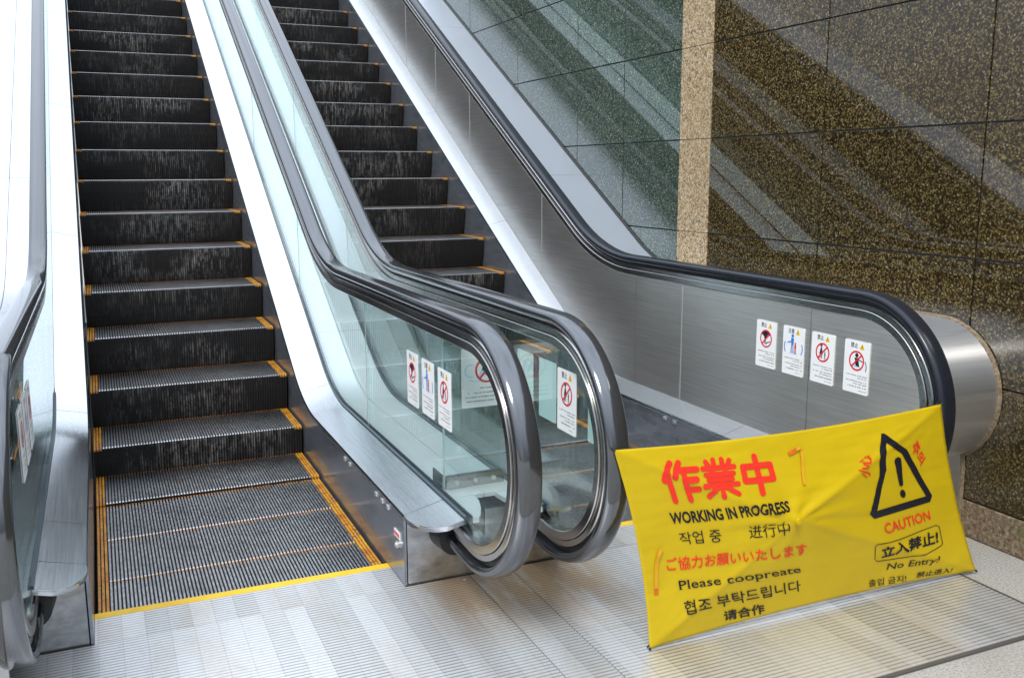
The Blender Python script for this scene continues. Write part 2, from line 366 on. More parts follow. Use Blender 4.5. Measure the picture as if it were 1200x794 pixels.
while NOSES[-1][0] < TOP-.5: NOSES.append((NOSES[-1][0]+RUN, NOSES[-1][1]+RISE))

# ------------------------------------------------------------------ step (one mesh shared by every step)
NRIB = 76; P = W/NRIB
RIS = [(.0, -.004), (.002, -.03), (.008, -.08), (.02, -.135), (.036, -.185), (.05, -.215)]
def ribs(bm, idx, prof, base, mi=0, wd=.52):
    for i in idx:
        xa = (i+.5-wd/2)*P; xb = (i+.5+wd/2)*P
        A = [bm.verts.new((xa, y, z)) for y, z in prof]; Bv = [bm.verts.new((xb, y, z)) for y, z in prof]
        A2 = [bm.verts.new((xa, y, z)) for y, z in base]; B2 = [bm.verts.new((xb, y, z)) for y, z in base]
        for k in range(len(prof)-1):
            for q in ((A[k], A[k+1], Bv[k+1], Bv[k]), (A[k+1], A[k], A2[k], A2[k+1]), (Bv[k], Bv[k+1], B2[k+1], B2[k])):
                f = bm.faces.new(q); f.material_index = mi
        for a, b, c, d in ((A[0], Bv[0], B2[0], A2[0]), (Bv[-1], A[-1], A2[-1], B2[-1])):
            f = bm.faces.new((a, b, c, d)); f.material_index = mi
NB = 3
def step_meshes():
    bm = bmesh.new()
    tread = [(.390, 0), (.006, 0), (.001, -.004)]; tb = [(.390, -.011), (.011, -.011), (.008, -.014)]
    ribs(bm, range(NB, NRIB-NB), tread, tb, 0)
    ris = [(y+.001, z) for y, z in RIS]; rb = [(y+.009, z) for y, z in RIS]
    ribs(bm, range(NRIB), ris, rb, 1, .62)
    base = [(.400, -.011), (.011, -.011), (.009, -.016)] + [(y+.009, z) for y, z in RIS[1:]]
    a = [bm.verts.new((0, y, z)) for y, z in base]; b = [bm.verts.new((W, y, z)) for y, z in base]
    for k in range(len(base)-1):
        f = bm.faces.new((a[k], a[k+1], b[k+1], b[k])); f.material_index = 2
    body = a + [bm.verts.new((0, .40, -.215))]; body2 = b + [bm.verts.new((W, .40, -.215))]
    f = bm.faces.new(body); f.material_index = 1; f = bm.faces.new(body2[::-1]); f.material_index = 1
    f = bm.faces.new((body[-1], body[0], body2[0], body2[-1])); f.material_index = 2
    y = bmesh.new()
    side = list(range(NB)) + list(range(NRIB-NB, NRIB))
    ribs(y, side, [(.400, .0005), (.004, .0005), (-.001, -.005), (-.0005, -.014)], [(.400, -.0105), (.01, -.0105), (.009, -.012), (.008, -.0145)], 0, .66)
    ribs(y, range(NB, NRIB-NB), [(.400, .0004), (.3905, .0004)], [(.400, -.0105), (.3905, -.0105)], 0, .6)
    return bm, y
def make_steps(root, proto=None):
    for k, (y, z) in enumerate(NOSES):
        if proto is None:
            a, b = step_meshes()
            s = obj('step', a, [M['tread'], M['riser'], M['groove']], root, smooth=0, local=True)
            e = obj('yellow_border', b, M['yellow'], s, smooth=0, local=True); proto = (s, e)
        else:
            s = proto[0].copy(); C.objects.link(s); s.parent = root
            e = proto[1].copy(); C.objects.link(e); e.parent = s
        s.location = (0, y, z); s['label'] = 'black grooved step with worn yellow border'
    return proto

# ------------------------------------------------------------------ pieces of one balustrade
def handrail(root, xc, m):
    half = [(-.031, -.018), (-.0365, -.011), (-.038, -.002), (-.0365, .005), (-.031, .0105), (-.018, .0145), (0, .016)]
    sec = half + [(-x, n) for x, n in half[-2::-1]]
    bm = bmesh.new(); sweep(bm, RAIL, [(xc+x, n) for x, n in sec]); o = obj('handrail', bm, m, root, 45)
    bm = bmesh.new()
    fp = [p for p in rail_path((-.34, .181))]
    sweep(bm, fp, [(xc-.013, -.0195), (xc+.013, -.0195), (xc+.013, -.033), (xc-.013, -.033)])
    f = obj('handrail_guide', bm, M['black'], root)
    bm = bmesh.new()
    sweep(bm, fp, [(xc-.019, -.0335), (xc+.019, -.0335), (xc+.023, -.037), (xc+.023, -.054), (xc-.023, -.054), (xc-.023, -.037)])
    obj('upper_trim', bm, M['frame'], root)
    bm = bmesh.new()
    sweep(bm, fp, [(xc-.014, -.0545), (xc+.014, -.0545), (xc+.014, -.0565), (xc+.028, -.0565), (xc+.030, -.0585), (xc+.030, -.083), (xc+.026, -.087), (xc-.026, -.087), (xc-.030, -.083), (xc-.030, -.0585), (xc-.028, -.0565), (xc-.014, -.0565)])
    obj('balustrade_frame', bm, M['frame'], root)
    return o
def infill(root, name, xa, xb, joints, m, top_n=-.0865, deck=(.292, .152), gap=.002):
    """glass or steel sheets between the frame and the deck, one mesh per sheet"""
    top = offset(RAIL, top_n); bot = fillet_path(deck[0], deck[1], .9, -.40)
    ys = [TOP] + sorted(joints, reverse=True)
    for yb, ya in zip(ys, ys[1:]):
        t_ = cut(top[:17], ya+gap, yb-gap); b_ = cut(bot, ya+gap, yb-gap)
        bm = bmesh.new(); prism(bm, t_ + b_[::-1], xa, xb); obj(name, bm, m, root)
    ya = ys[-1]-gap
    t_ = cut(top[:17], NC[0], ya) + [p for p in top[17:] if not (p[1] < .30 and p[0] > -.40)]
    b_ = cut(bot, -.40, ya)
    bm = bmesh.new(); prism(bm, t_ + b_[::-1], xa, xb); obj(name, bm, m, root)
def deck_profile(): return fillet_path(.255, .122, .95, -.205)
def inner_deck(root, x_edge, x_in, joints):
    """sloping plate from above the steps (x_edge) to the foot of the balustrade (x_in), with its rounded tip"""
    d = 1 if x_in > x_edge else -1; wd = abs(x_in-x_edge)
    sec = [(0, 0), (.004, .006), (wd, .040), (wd, .026), (.012, -.012), (.004, -.014), (0, -.008)]
    sec = [(x_edge+d*x, n) for x, n in sec]
    ys = [TOP] + sorted(joints, reverse=True) + [-.2]
    path = deck_profile()
    for yb, ya in zip(ys, ys[1:]):
        bm = bmesh.new(); sweep(bm, cut(path, ya+.001, yb-.001), sec); obj('inner_deck', bm, M['deck'], root, 35)
    sl = lambda x, y: .255+.006+abs(x-x_edge)/wd*.034
    prof = [(0, -.203), (.001, -.25), (.006, -.29), (.016, -.325), (.032, -.357), (.055, -.385), (.078, -.405), (.088, -.409), (wd, -.409), (wd, -.203)]
    bm = bmesh.new(); plan(bm, [(x_edge+d*x, y) for x, y in prof], -.016, 0, sl)
    bmesh.ops.bevel(bm, geom=[e for e in bm.edges if abs(e.verts[0].co.z-e.verts[1].co.z) < .03 and (e.verts[0].co-e.verts[1].co).length < .07], offset=.003, segments=2, affect='EDGES')
    obj('deck_tip', bm, M['deck'], root, 40)
def seal(root, xc, sides=(-1, 1)):
    p = fillet_path(.297, .158, .9, -.405)
    bm = bmesh.new()
    for s in sides:
        sweep(bm, p, [(xc+s*.0065, -.02), (xc+s*.014, -.02), (xc+s*.014, .006), (xc+s*.0065, .009)])
    obj('glazing_seal', bm, M['gasket'], root)
def skirt(root, xa, xb):
    top = fillet_path(.243, .106, .95, -.2); bot = fillet_path(-.12, -.30, 1.2, .02)
    bm = bmesh.new(); prism(bm, top + [(-.2, .001), (.02, .001)] + bot[::-1], xa, xb); obj('skirt_panel', bm, M['skirt'], root)
def clips(root, x, d):
    for y in (.60, .52, .13, .05, -.02):
        bm = B(((x-.004, y-.012, .222), (x+.004, y+.012, .238)), bev=.002); obj('deck_clip', bm, M['white_metal'], root)
def boot(root, xc):
    bm = bmesh.new(); cyl(bm, (xc, -.245, .186), .058, .09, 'y', 28, .066)
    obj('handrail_inlet', bm, M['black'], root, 50)
def comb_plate(root, x0):
    bm = bmesh.new(); box(bm, (x0-.008, -.205, -.01), (x0+W+.008, -.032, .0085)); obj('comb_plate', bm, M['plate'], root)
    bm = bmesh.new(); box(bm, (x0-.008, -.0315, -.012), (x0+W+.008, .008, .009))
    for i in range(NRIB+1):
        xa = x0+(i-.2)*P; xb = x0+(i+.2)*P
        box(bm, (max(xa, x0-.007), .0082, -.016), (min(xb, x0+W+.007), .024, .002))
    c = obj('comb', bm, M['comb'], root, 0)
def cover(root, xa, xb, joints, tips):
    """flat plate between two balustrades"""
    path = fillet_path(.2955, .157, .92, -.2)
    ys = [TOP] + sorted(joints, reverse=True) + [-.2]
    for yb, ya in zip(ys, ys[1:]):
        bm = bmesh.new(); sweep(bm, cut(path, ya+.001, yb-.001), [(xa, 0), (xb, 0), (xb, -.014), (xa, -.014)]); obj('cover_plate', bm, M['cover'], root)
    for tx, d in tips:
        bm = bmesh.new(); plan(bm, [(tx, -.203), (tx+d*.085, -.203), (tx+d*.08, -.26), (tx+d*.062, -.32), (tx+d*.035, -.385), (tx+d*.02, -.409), (tx, -.409)], .2795, .2955); obj('cover_tip', bm, M['cover'], root)

# ------------------------------------------------------------------ ground
bm = bmesh.new()
hx0, hx1, hy0, hy1 = -1.0, 3.10, -.2, 9.0; G = 150
for a, b in (((-G, -G), (G, hy0)), ((-G, hy0), (hx0, hy1)), ((hx1, hy0), (G, hy1)), ((-G, hy1), (G, G))):
    bm.faces.new([bm.verts.new((x, y, 0)) for x, y in ((a[0], a[1]), (b[0], a[1]), (b[0], b[1]), (a[0], b[1]))])
bmesh.ops.remove_doubles(bm, verts=bm.verts, dist=1e-4)
g = obj('floor', bm, M['paving'], None, 0); g['kind'] = 'structure'
bm = bmesh.new()
bm.faces.new([bm.verts.new(v) for v in ((-1.0, -.2, -.35), (3.1, -.2, -.35), (3.1, 9, -.35), (-1.0, 9, -.35))])
g = obj('pit_ground', bm, M['grout'], None, 0); g['kind'] = 'structure'
for x in (2.7625, ):
    pass
# ribbed steel landing plates in front of the escalators
LG = 'ribbed steel landing plates'
def plate(x0, x1, y0, y1, label):
    o = thing('landing_plate', label, 'floor plate', ((x0+x1)/2, (y0+y1)/2, 0), LG)
    bm = bmesh.new(); box(bm, (x0+.0015, y0+.0015, -.01), (x1-.0015, y1-.0015, .008), .0008); obj('ribbed_sheet', bm, M['plate'], o, 0)
    for yy in (y0+.03, y1-.03):
        for xx in (x0+.03, x1-.03):
            bm = bmesh.new(); cyl(bm, (xx, yy, .0085), .006, .0016, 'z', 12); obj('plate_screw', bm, M['white_metal'], o)
plate(-.235, 1.19, -1.295, -.205, 'wide ribbed steel landing plate before the left escalator')
plate(1.19, 1.34, -1.295, -.205, 'narrow ribbed steel plate strip in line with the double handrails')
plate(1.34, 2.745, -.745, -.205, 'ribbed steel landing plate behind the yellow banner, next to the right comb')
plate(1.34, 2.745, -1.295, -.745, 'ribbed steel plate in front of the yellow banner')
pf = thing('plate_frame', 'thin dark steel edge frame round the ribbed landing plates', 'frame', (1.25, -1.3, 0))
obj('frame_strip', B(((-.247, -1.307, -.01), (2.757, -1.2965, .007)), ((2.7465, -1.296, -.01), (2.757, -.205, .007)), ((-.247, -1.296, -.01), (-.2365, -.205, .007))), M['strip'], pf, 0)

# ------------------------------------------------------------------ granite wall
wall = thing('granite_wall', 'tall polished brown and green-tinted granite wall beside the right escalator', 'wall', (3.3, 2, 0))
WX = 3.072
obj('wall_core', B(((WX+.022, -7, 0.0), (3.6, 10, 3.5))), M['tile_joint'], wall, 0)
rows = [.145, .603, 1.064, 1.56, 2.043, 2.525, 3.01, 3.49]
def tiles(cols):
    bm = bmesh.new()
    for y0, y1 in zip(cols, cols[1:]):
        for z0, z1 in zip(rows, rows[1:]):
            dx = random.uniform(-.0006, .0006)
            box(bm, (WX+dx, y0+.0038, z0+.0038), (WX+.0215, y1-.0038, z1-.0038), .0007)
    return bm
o = obj('tile_cladding', tiles([-7.0, -6.476, -5.635, -4.794, -3.953, -3.112, -2.271, -1.43, -.588, .254, 1.095]), M['brown'], wall, 0); o['label'] = 'glossy brown granite tiles'
o = obj('tile_cladding', tiles([1.381, 1.99, 2.594, 3.56, 4.53, 5.5, 6.47, 7.44, 8.41, 9.38, 10]), M['green'], wall, 0); o['label'] = 'glossy granite tiles with a green grey reflection tint'
bm = bmesh.new()
for z0, z1 in zip(rows, rows[1:]): box(bm, (WX-.002, 1.0965, z0+.0015), (WX+.021, 1.3795, z1-.0015), .001)
o = obj('pilaster', bm, M['beige'], wall, 0); o['label'] = 'upright strip of pale beige granite'
bm = bmesh.new()
for y0, y1 in ((-7, -4.4), (-4.4, -1.9), (-1.9, -.61), (-.61, 1.5), (1.5, 10)): box(bm, (WX-.006, y0+.002, 0.002), (WX+.021, y1-.002, .141), .003)
obj('plinth', bm, M['plinth'], wall, 0)

# ------------------------------------------------------------------ the two escalators
XB, XC, XD, XA = 1.112, 1.388, 2.660, -.162
left = thing('escalator', 'left escalator with dirt streaked black risers, nearest the left edge', 'escalator', (0, 0, 0), 'pair of escalators')
right = thing('escalator', 'right escalator, between the double glass balustrades and the granite wall', 'escalator', (1.552, 0, 0), 'pair of escalators')
proto = make_steps(left); make_steps(right, proto)
for root, x0 in ((left, 0.0), (right, 1.552)):
    comb_plate(root, x0)
    skirt(root, x0-.0175, x0-.009); skirt(root, x0+W+.009, x0+W+.0175)
GJ = [6.30, 4.92, 3.54, 2.165, .78]; DJ = [7.0, 5.6, 4.2, 2.8, 1.5, .15]
def joint_highlight_strips(root, x, ys, d):  # thin bright strips added in place of highlights on the joint bevels
    top = offset(RAIL, -.0875)[:17]; bot = fillet_path(.297, .157, .9, -.40)
    for y in ys:
        t_ = cut(top, y-.0035, y+.0035); b_ = cut(bot, y-.0035, y+.0035)
        bm = bmesh.new(); prism(bm, t_ + b_[::-1], x, x+d*.0012); obj('joint_strip', bm, M['white_metal'], root, 0)
# left escalator: outer side A (steel) and inner side B (glass)
o = handrail(left, XA, M['rail']); handrail(left, XB, M['rail'])
infill(left, 'glass_panel', XA+.006, XA+.018, [6.3, 4.9, 3.434, 2.219, 1.085], M['glass'], deck=(.285, .145))
infill(left, 'shade_backing', XA-.020, XA-.012, [4.9], M['backing_shade'], deck=(.24, .10))  # added dark sheet, stands in for the shaded inside of the deck box
infill(left, 'glass_panel', XB-.006, XB+.006, GJ, M['glass'])
inner_deck(left, -.008, XA+.019, DJ); inner_deck(left, W+.008, XB-.0145, DJ)
seal(left, XB); seal(left, XA+.0115, (1,)); clips(left, W+.0075, 1)
boot(left, XB); boot(left, XA)
cover(left, XB+.0145, 1.2485, [7.4, 4.6, 1.88, .6], [(XB+.0145, 1)])
# right escalator: inner side C (glass) and wall side D (steel)
handrail(right, XC, M['rail']); handrail(right, XD, M['rail_shaded'])
infill(right, 'glass_panel', XC-.006, XC+.006, GJ, M['glass'])
infill(right, 'steel_panel', XD-.030, XD+.004, [7.2, 5.9, 4.907, 4.162, 3.434, 2.219, 1.085, .663, -.228], M['panel'], deck=(.285, .145), gap=.0012)
inner_deck(right, 1.552-.008, XC+.0145, DJ); inner_deck(right, 2.5+.008, XD-.031, DJ)
joint_highlight_strips(right, XD-.0302, [5.9, 4.907, 4.162, 3.434, 2.219, .663], -1)
for xx in (XB, XC):
    joint_highlight_strips(left if xx == XB else right, xx-.0062, [3.54, 2.165, .78], -1)
seal(right, XC); clips(right, 2.5+.0075, -1)
boot(right, XC); boot(right, XD)
cover(right, 1.2515, XC-.0145, [7.4, 4.6, 1.88, .6], [(XC-.0145, -1)])
# pedestals under the decks
def pedestal(root, x0, x1, y0=-.2, zt=.238):
    bm = bmesh.new(); box(bm, (x0, y0, .002), (x1, 1.0, zt), .004); obj('pedestal', bm, M['pedestal'], root)
pedestal(left, W+.0205, 1.2488); pedestal(right, 1.2512, 1.5315)
pedestal(left, -.62, -.0205); pedestal(right, 2.5205, 3.06)
# outer decks
OUT = outer_path()
def outer_deck(root, xa, xb, m, name='outer_deck', joints=(6.6, 4.6, 2.47, .4), slope_m=None):
    ys = [TOP] + list(joints)
    for yb, ya in zip(ys, ys[1:]):
        bm = bmesh.new(); sweep(bm, cut(OUT[:17], ya+.001, yb-.001), [(xa, 0), (xb, 0), (xb, -.02), (xa, -.02)]); obj(name, bm, slope_m or m, root)
    p = cut(OUT[:17], OC[0], joints[-1]-.001) + OUT[17:]
    bm = bmesh.new(); sweep(bm, p, [(xa, 0), (xb, 0), (xb, -.02), (xa, -.02)]); obj(name, bm, m, root)
outer_deck(right, XD+.008, 3.056, M['bulk'], slope_m=M['slope'])
for nm, pp, mm in (('edge_joint', OUT[:16], M['black']), ('sealant_joint', OUT[15:], M['sealant'])):  # one joint line, black along the slope and beige round the lower end
    bm = bmesh.new(); sweep(bm, pp, [(3.057, -.03), (3.057, .004), (3.0705, .009), (3.0705, -.03)]); obj(nm, bm, mm, right)
outer_deck(left, -.303, XA-.03, M['deck'], joints=(6.6, 4.6, 2.47, .4)); outer_deck(left, -1.0, -.306, M['deck'], joints=(6.6, 4.6, 2.47, .4))
bm = bmesh.new(); prism(bm, offset(OUT, -.021) + [(TOP, .003)], -1.0, -.985); obj('side_cladding', bm, M['panel'], left)
# stop button and key switch on the pedestal of the left escalator
KX = W+.0085
k = obj('key_switch', (lambda bm: (cyl(bm, (KX-.004, -.137, .135), .013, .008, 'x', 20), cyl(bm, (KX-.010, -.137, .135), .008, .006, 'x', 16), bm)[-1])(bmesh.new()), M['white_metal'], left)
lb = obj('stop_label', B(((KX-.0035, -.165, .158), (KX-.0005, -.098, .182))), M['sign_white'], left)
bm = bmesh.new()
for j in range(7): box(bm, (KX-.0042, -.159+j*.0085, .164), (KX-.0037, -.1535+j*.0085, .176))
obj('red_lettering', bm, M['sign_red'], lb, 0)
k2 = lb

# ------------------------------------------------------------------ glass plate that closes the gap between the two handrails
gb = thing('glass_barrier', 'clear upright glass plate closing the gap between the two middle handrails', 'barrier', (1.25, -.1, .2955))
obj('glass_sheet', B(((1.142, -.105, .30), (1.358, -.095, .835))), M['glass'], gb, 0)
obj('polished_edge', B(((1.1375, -.105, .30), (1.1415, -.095, .835)), ((1.142, -.105, .8355), (1.358, -.095, .8385))), M['glass_edge'], gb, 0)
bm = B(((1.142, -.117, .2965), (1.36, -.107, .338)), ((1.142, -.093, .2965), (1.36, -.083, .338)), bev=.001); br = obj('clamp_bracket', bm, M['frame'], gb)
bm = bmesh.new()
for x in (1.18, 1.25, 1.32): cyl(bm, (x, -.119, .318), .008, .006, 'y', 14)
obj('bolt', bm, M['white_metal'], br)
obj('bracket_flange', B(((1.131, -.105, .2965), (1.1365, .0, .345))), M['frame'], gb, 0)

# ------------------------------------------------------------------ flat drawing kit for signs and lettering
def text_bm(body, offset=0.0, shear=0.0, spacing=1.0, serif=None):
    cu = bpy.data.curves.new('lettering', 'FONT'); cu.body = body; cu.size = 1; cu.resolution_u = 3; cu.dimensions = '2D'; cu.fill_mode = 'BOTH'
    cu.offset = offset; cu.shear = shear; cu.space_character = spacing
    to = bpy.data.objects.new('lettering', cu); C.objects.link(to); bpy.context.view_layer.update()
    me = bpy.data.meshes.new_from_object(to.evaluated_get(bpy.context.evaluated_depsgraph_get()))
    bm = bmesh.new(); bm.from_mesh(me); bpy.data.objects.remove(to); bpy.data.meshes.remove(me); bpy.data.curves.remove(cu)
    xs = [v.co.x for v in bm.verts]; ys = [v.co.y for v in bm.verts]
    x0, x1, y0, y1 = min(xs), max(xs), min(ys), max(ys)
    if serif is not None:          # short slabs on the stem ends, for the roman lettering
        for e in list(bm.edges):
            a, b = e.verts[0].co, e.verts[1].co; l_ = abs(a.x-b.x)
            if len(e.link_faces) == 1 and abs(a.y-b.y) < .004 and .03 < l_ < .16:
                up = e.link_faces[0].calc_center_median().y > a.y; xa, xb = min(a.x, b.x), max(a.x, b.x); h = .034*(1 if up else -1)
                if up: q = [(xa-.055, a.y), (xb+.055, a.y), (xb+.055, a.y+h), (xa-.055, a.y+h)]
                else: q = [(xa-.06, a.y+h), (xb+.01, a.y+h), (xb+.01, a.y), (xa-.06, a.y)]
                vv = [serif.verts.new(((x-x0)/(x1-x0), (y-y0)/(y1-y0), 0)) for x, y in q]; serif.faces.new(vv)
    for v in bm.verts: v.co = ((v.co.x-x0)/(x1-x0), (v.co.y-y0)/(y1-y0), 0)
    return bm
def join(dst, src, f, mi=0):
    mp_ = {v: dst.verts.new(f(v.co)) for v in src.verts}
    for fc in src.faces:
        try:
            n = dst.faces.new([mp_[v] for v in fc.verts]); n.material_index = mi
        except ValueError: pass
    src.free()
def poly(bm, pts, z=0, mi=0):
    f = bm.faces.new([bm.verts.new((x, y, z)) for x, y in pts]); f.material_index = mi
    if len(pts) > 4 or True: f.normal_update()
    if f.normal.z < 0: f.normal_flip()
def disc(bm, c, r, z=0, mi=0, n=24): poly(bm, [(c[0]+r*math.cos(2*math.pi*i/n), c[1]+r*math.sin(2*math.pi*i/n)) for i in range(n)], z, mi)
def ring(bm, c, r0, r1, z=0, mi=0, n=36, a0=0, a1=2*math.pi):
    A = [(math.cos(a0+(a1-a0)*i/n), math.sin(a0+(a1-a0)*i/n)) for i in range(n+1)]
    for (ax, ay), (bx, by) in zip(A, A[1:]):
        poly(bm, [(c[0]+r0*ax, c[1]+r0*ay), (c[0]+r1*ax, c[1]+r1*ay), (c[0]+r1*bx, c[1]+r1*by), (c[0]+r0*bx, c[1]+r0*by)], z, mi)
def stroke(bm, a, b, w_, z=0, mi=0, w2=None):
    a, b = Vector(a), Vector(b); d = (b-a).normalized(); n = Vector((-d.y, d.x)); w2 = w_ if w2 is None else w2
    poly(bm, [a+n*w_/2, a-n*w_/2, b-n*w2/2, b+n*w2/2], z, mi)
def rrect(w_, h_, r, n=5):
    pts = []
    for cx, cy, a in ((w_/2-r, h_/2-r, 0), (-w_/2+r, h_/2-r, 90), (-w_/2+r, -h_/2+r, 180), (w_/2-r, -h_/2+r, 270)):
        for i in range(n+1): q = R(a+90*i/n); pts.append((cx+r*math.cos(q), cy+r*math.sin(q)))
    return pts
PAL = ['sign_red', 'sign_black', 'sign_blue', 'sign_cyan', 'sign_yellow', 'sign_grey', 'sign_orange', 'sign_white']
RED, BLK, BLU, CYA, YEL, GRY, ORA, WHI = range(8)
def pal(): return [M[c] for c in PAL]
def person_icon(bm, x, y, h, mi, z, dress=False, lean=0):
    disc(bm, (x+lean*h*.4, y+h*.42), h*.10, z, mi, 14)
    if dress: poly(bm, [(x-h*.05+lean*h*.3, y+h*.30), (x+h*.05+lean*h*.3, y+h*.30), (x+h*.17, y-h*.18), (x-h*.17, y-h*.18)], z, mi)
    else: poly(bm, [(x-h*.12+lean*h*.3, y+h*.30), (x+h*.12+lean*h*.3, y+h*.30), (x+h*.08, y-h*.08), (x-h*.08, y-h*.08)], z, mi)
    for s in (-1, 1): stroke(bm, (x+s*h*.05, y-h*.07), (x+s*h*(.08+abs(lean)*.3), y-h*.48), h*.07, z, mi)
def pictogram(kind, cx, cy, r):
    bm = bmesh.new(); z1, z2 = .0013, .0017
    if kind == 'attend':
        person_icon(bm, cx-.006, cy+.006, r*2.0, BLU, z1); person_icon(bm, cx+.012, cy-.012, r*1.25, RED, z2)
        stroke(bm, (cx-.012, cy+.014), (cx-.034, cy+.008), .005, z2, BLU)
        for s in (-1, 1): ring(bm, (cx+s*.015, cy-.010), r*.95, r*1.08, z1, BLU, 10, R(150 if s < 0 else -35), R(215 if s < 0 else 30))
        poly(bm, [(cx-.022, cy-.036), (cx+.024, cy-.036), (cx+.018, cy-.026), (cx-.016, cy-.026)], .0011, CYA)
    else:
        if kind == 'lean':
            ring(bm, (cx, cy), r*.10, r*.86, .0011, BLK, 14, R(35), R(148)); poly(bm, [(cx+.002, cy+r*.1), (cx+r*.55, cy+r*.35), (cx+r*.3, cy+r*.55)], z1, BLU)
            person_icon(bm, cx-.004, cy-.006, r*1.1, BLK, z1, lean=-.3); stroke(bm, (cx-r*.1, cy-r*.55), (cx+r*.7, cy-r*.25), .004, z1, BLK)
        elif kind == 'child':
            person_icon(bm, cx-.008, cy+.003, r*1.5, BLK, z1, True); person_icon(bm, cx+.013, cy-.012, r*.8, BLK, z1)
        elif kind == 'hand':
            disc(bm, (cx, cy+r*.55), r*.22, z1, BLK, 14); poly(bm, [(cx-r*.28, cy+r*.3), (cx+r*.2, cy+r*.3), (cx+r*.42, cy-r*.6), (cx-r*.1, cy-r*.5)], z1, BLK)
            stroke(bm, (cx+r*.1, cy+r*.2), (cx+r*.9, cy-r*.05), .004, z1, BLK); ring(bm, (cx+r*.4, cy-r*.5), r*.85, r*.95, z1, BLK, 10, R(-25), R(40))
            poly(bm, [(cx-r*.45, cy-r*.62), (cx+r*.2, cy-r*.72), (cx+r*.15, cy-r*.5), (cx-r*.4, cy-r*.42)], .0011, CYA)
        elif kind == 'climb':
            for s, c_ in ((-1, CYA), (1, BLU)):
                stroke(bm, (cx+s*r*.1, cy+r*.55), (cx+s*r*.6, cy-r*.5), .012, z1, c_); stroke(bm, (cx+s*r*.3, cy+r*.1), (cx-s*r*.1, cy-r*.4), .009, z1, BLU)
            disc(bm, (cx+r*.45, cy-r*.25), r*.16, z1, YEL, 14); disc(bm, (cx-r*.3, cy+r*.1), r*.14, z1, GRY, 14); disc(bm, (cx+.004, cy+r*.45), r*.15, z1, ORA, 14)
            ring(bm, (cx-r*1.35, cy), r*.42, r*.52, z1, CYA, 16, R(70), R(290))
            stroke(bm, (cx-r*1.5, cy-r*.72), (cx-r*.2, cy-r*.95), .003, z1, CYA)
            poly(bm, [(cx-r*.9, cy+r*1.32), (cx-r*.4, cy+r*1.5), (cx-r*.1, cy+r*1.3), (cx-r*.5, cy+r*1.35)], z1, ORA)
        ring(bm, (cx, cy), r*.83, r, z2, RED); d = r*.62; stroke(bm, (cx-d, cy-d), (cx+d, cy+d), r*.16, .0021, RED)
    return bm
def small_print(w_, rows_, seed):
    rg = random.Random(seed); bm = bmesh.new()
    for y, f, hh in rows_:
        x = w_/2*.86 - w_*.86*f
        while x < w_*.43:
            l_ = rg.uniform(.0018, .0038)
            if rg.random() < .85: poly(bm, [(x, y-hh*rg.uniform(.35, .5)), (x+l_, y-hh*.5), (x+l_, y+hh*rg.uniform(.3, .5)), (x, y+hh*.5)], .0012, GRY)
            x += l_+.0012
    return bm
SG = 'white pictogram signs on the balustrades'
def sign(loc, side, kind, label, head=None, size=(.126, .197), back=False, mirror_print=False):
    """side -1: faces -X (printed side), +1: faces +X, 0: faces -Y"""
    X, N = {-1: ((0,-1,0), (-1,0,0)), 1: ((0,1,0), (1,0,0)), 0: ((1,0,0), (0,-1,0))}[side]
    rot = Matrix((X, (0,0,1), N)).transposed().to_euler()
    o = thing('warning_sign' if kind != 'climb' else 'warning_poster', label, 'sign', loc, SG if kind != 'climb' else None, rot)
    w_, h_ = size
    bm = bmesh.new(); pts = rrect(w_, h_, .006)
    a = [bm.verts.new((x, y, .0010)) for x, y in pts]; b = [bm.verts.new((x, y, -.0010)) for x, y in pts]
    bm.faces.new(a); f = bm.faces.new(b[::-1]); f.material_index = 1
    for i in range(len(pts)): bm.faces.new((a[i], b[i], b[(i+1) % len(pts)], a[(i+1) % len(pts)]))
    obj('plate', bm, [M['sign_white'], M['sign_back']], o, 0, local=True)
    cy = h_*.12; r = w_*.30
    obj('pictogram', pictogram(kind, 0 if kind != 'climb' else .02, cy, r), pal(), o, 0, local=True, recalc=False)
    if kind != 'climb':
        tb = text_bm(head, .012); bm = bmesh.new()
        join(bm, tb, lambda c: Vector((-.033+c.x*.036, h_*.36+c.y*.020, .0013)), BLK); obj('heading', bm, pal(), o, 0, local=True, recalc=False)
        bm = bmesh.new(); tx, ty = .024, h_*.405; poly(bm, [(tx-.0125, ty-.011), (tx+.0125, ty-.011), (tx, ty+.012)], .0013, YEL)
        stroke(bm, (tx, ty+.005), (tx, ty-.003), .0028, .0016, BLK); disc(bm, (tx, ty-.0065), .0016, .0016, BLK, 8)
        obj('caution_triangle', bm, pal(), o, 0, local=True, recalc=False)
        rows_ = [(-h_*.16, .95, .0035), (-h_*.205, .5, .0035), (-h_*.27, .95, .0035), (-h_*.315, .6, .0035), (-h_*.375, .85, .0042), (-h_*.44, .35, .0022)]
    else:
        rows_ = [(-h_*.18, .55, .0045), (-h_*.26, .9, .005), (-h_*.33, .97, .005), (-h_*.40, .95, .005)]
    obj('small_print', small_print(w_, rows_, hash((loc[1], kind)) % 97 if False else int(abs(loc[1])*1000)), pal(), o, 0, local=True, recalc=False)
    return o
D_Y = [(.034, 'lean', '禁止', 'leaning out'), (-.136, 'attend', '注意', 'a blue adult and red child'), (-.304, 'child', '禁止', 'a woman with a child'), (-.483, 'hand', '禁止', 'a person reaching past the handrail')]
for y, kind, hd, what in D_Y:
    sign((XD-.0320, y, .674), -1, kind, 'white sign on the steel wall-side panel showing ' + what, hd)
for y, kind, hd, what in ((.127, 'lean', '禁止', 'leaning out'), (-.046, 'attend', '注意', 'a blue adult and red child'), (-.217, 'child', '禁止', 'a woman with a child')):
    sign((XB-.0078, y, .648), -1, kind, 'white sign on the nearer glass balustrade: ' + what, hd)
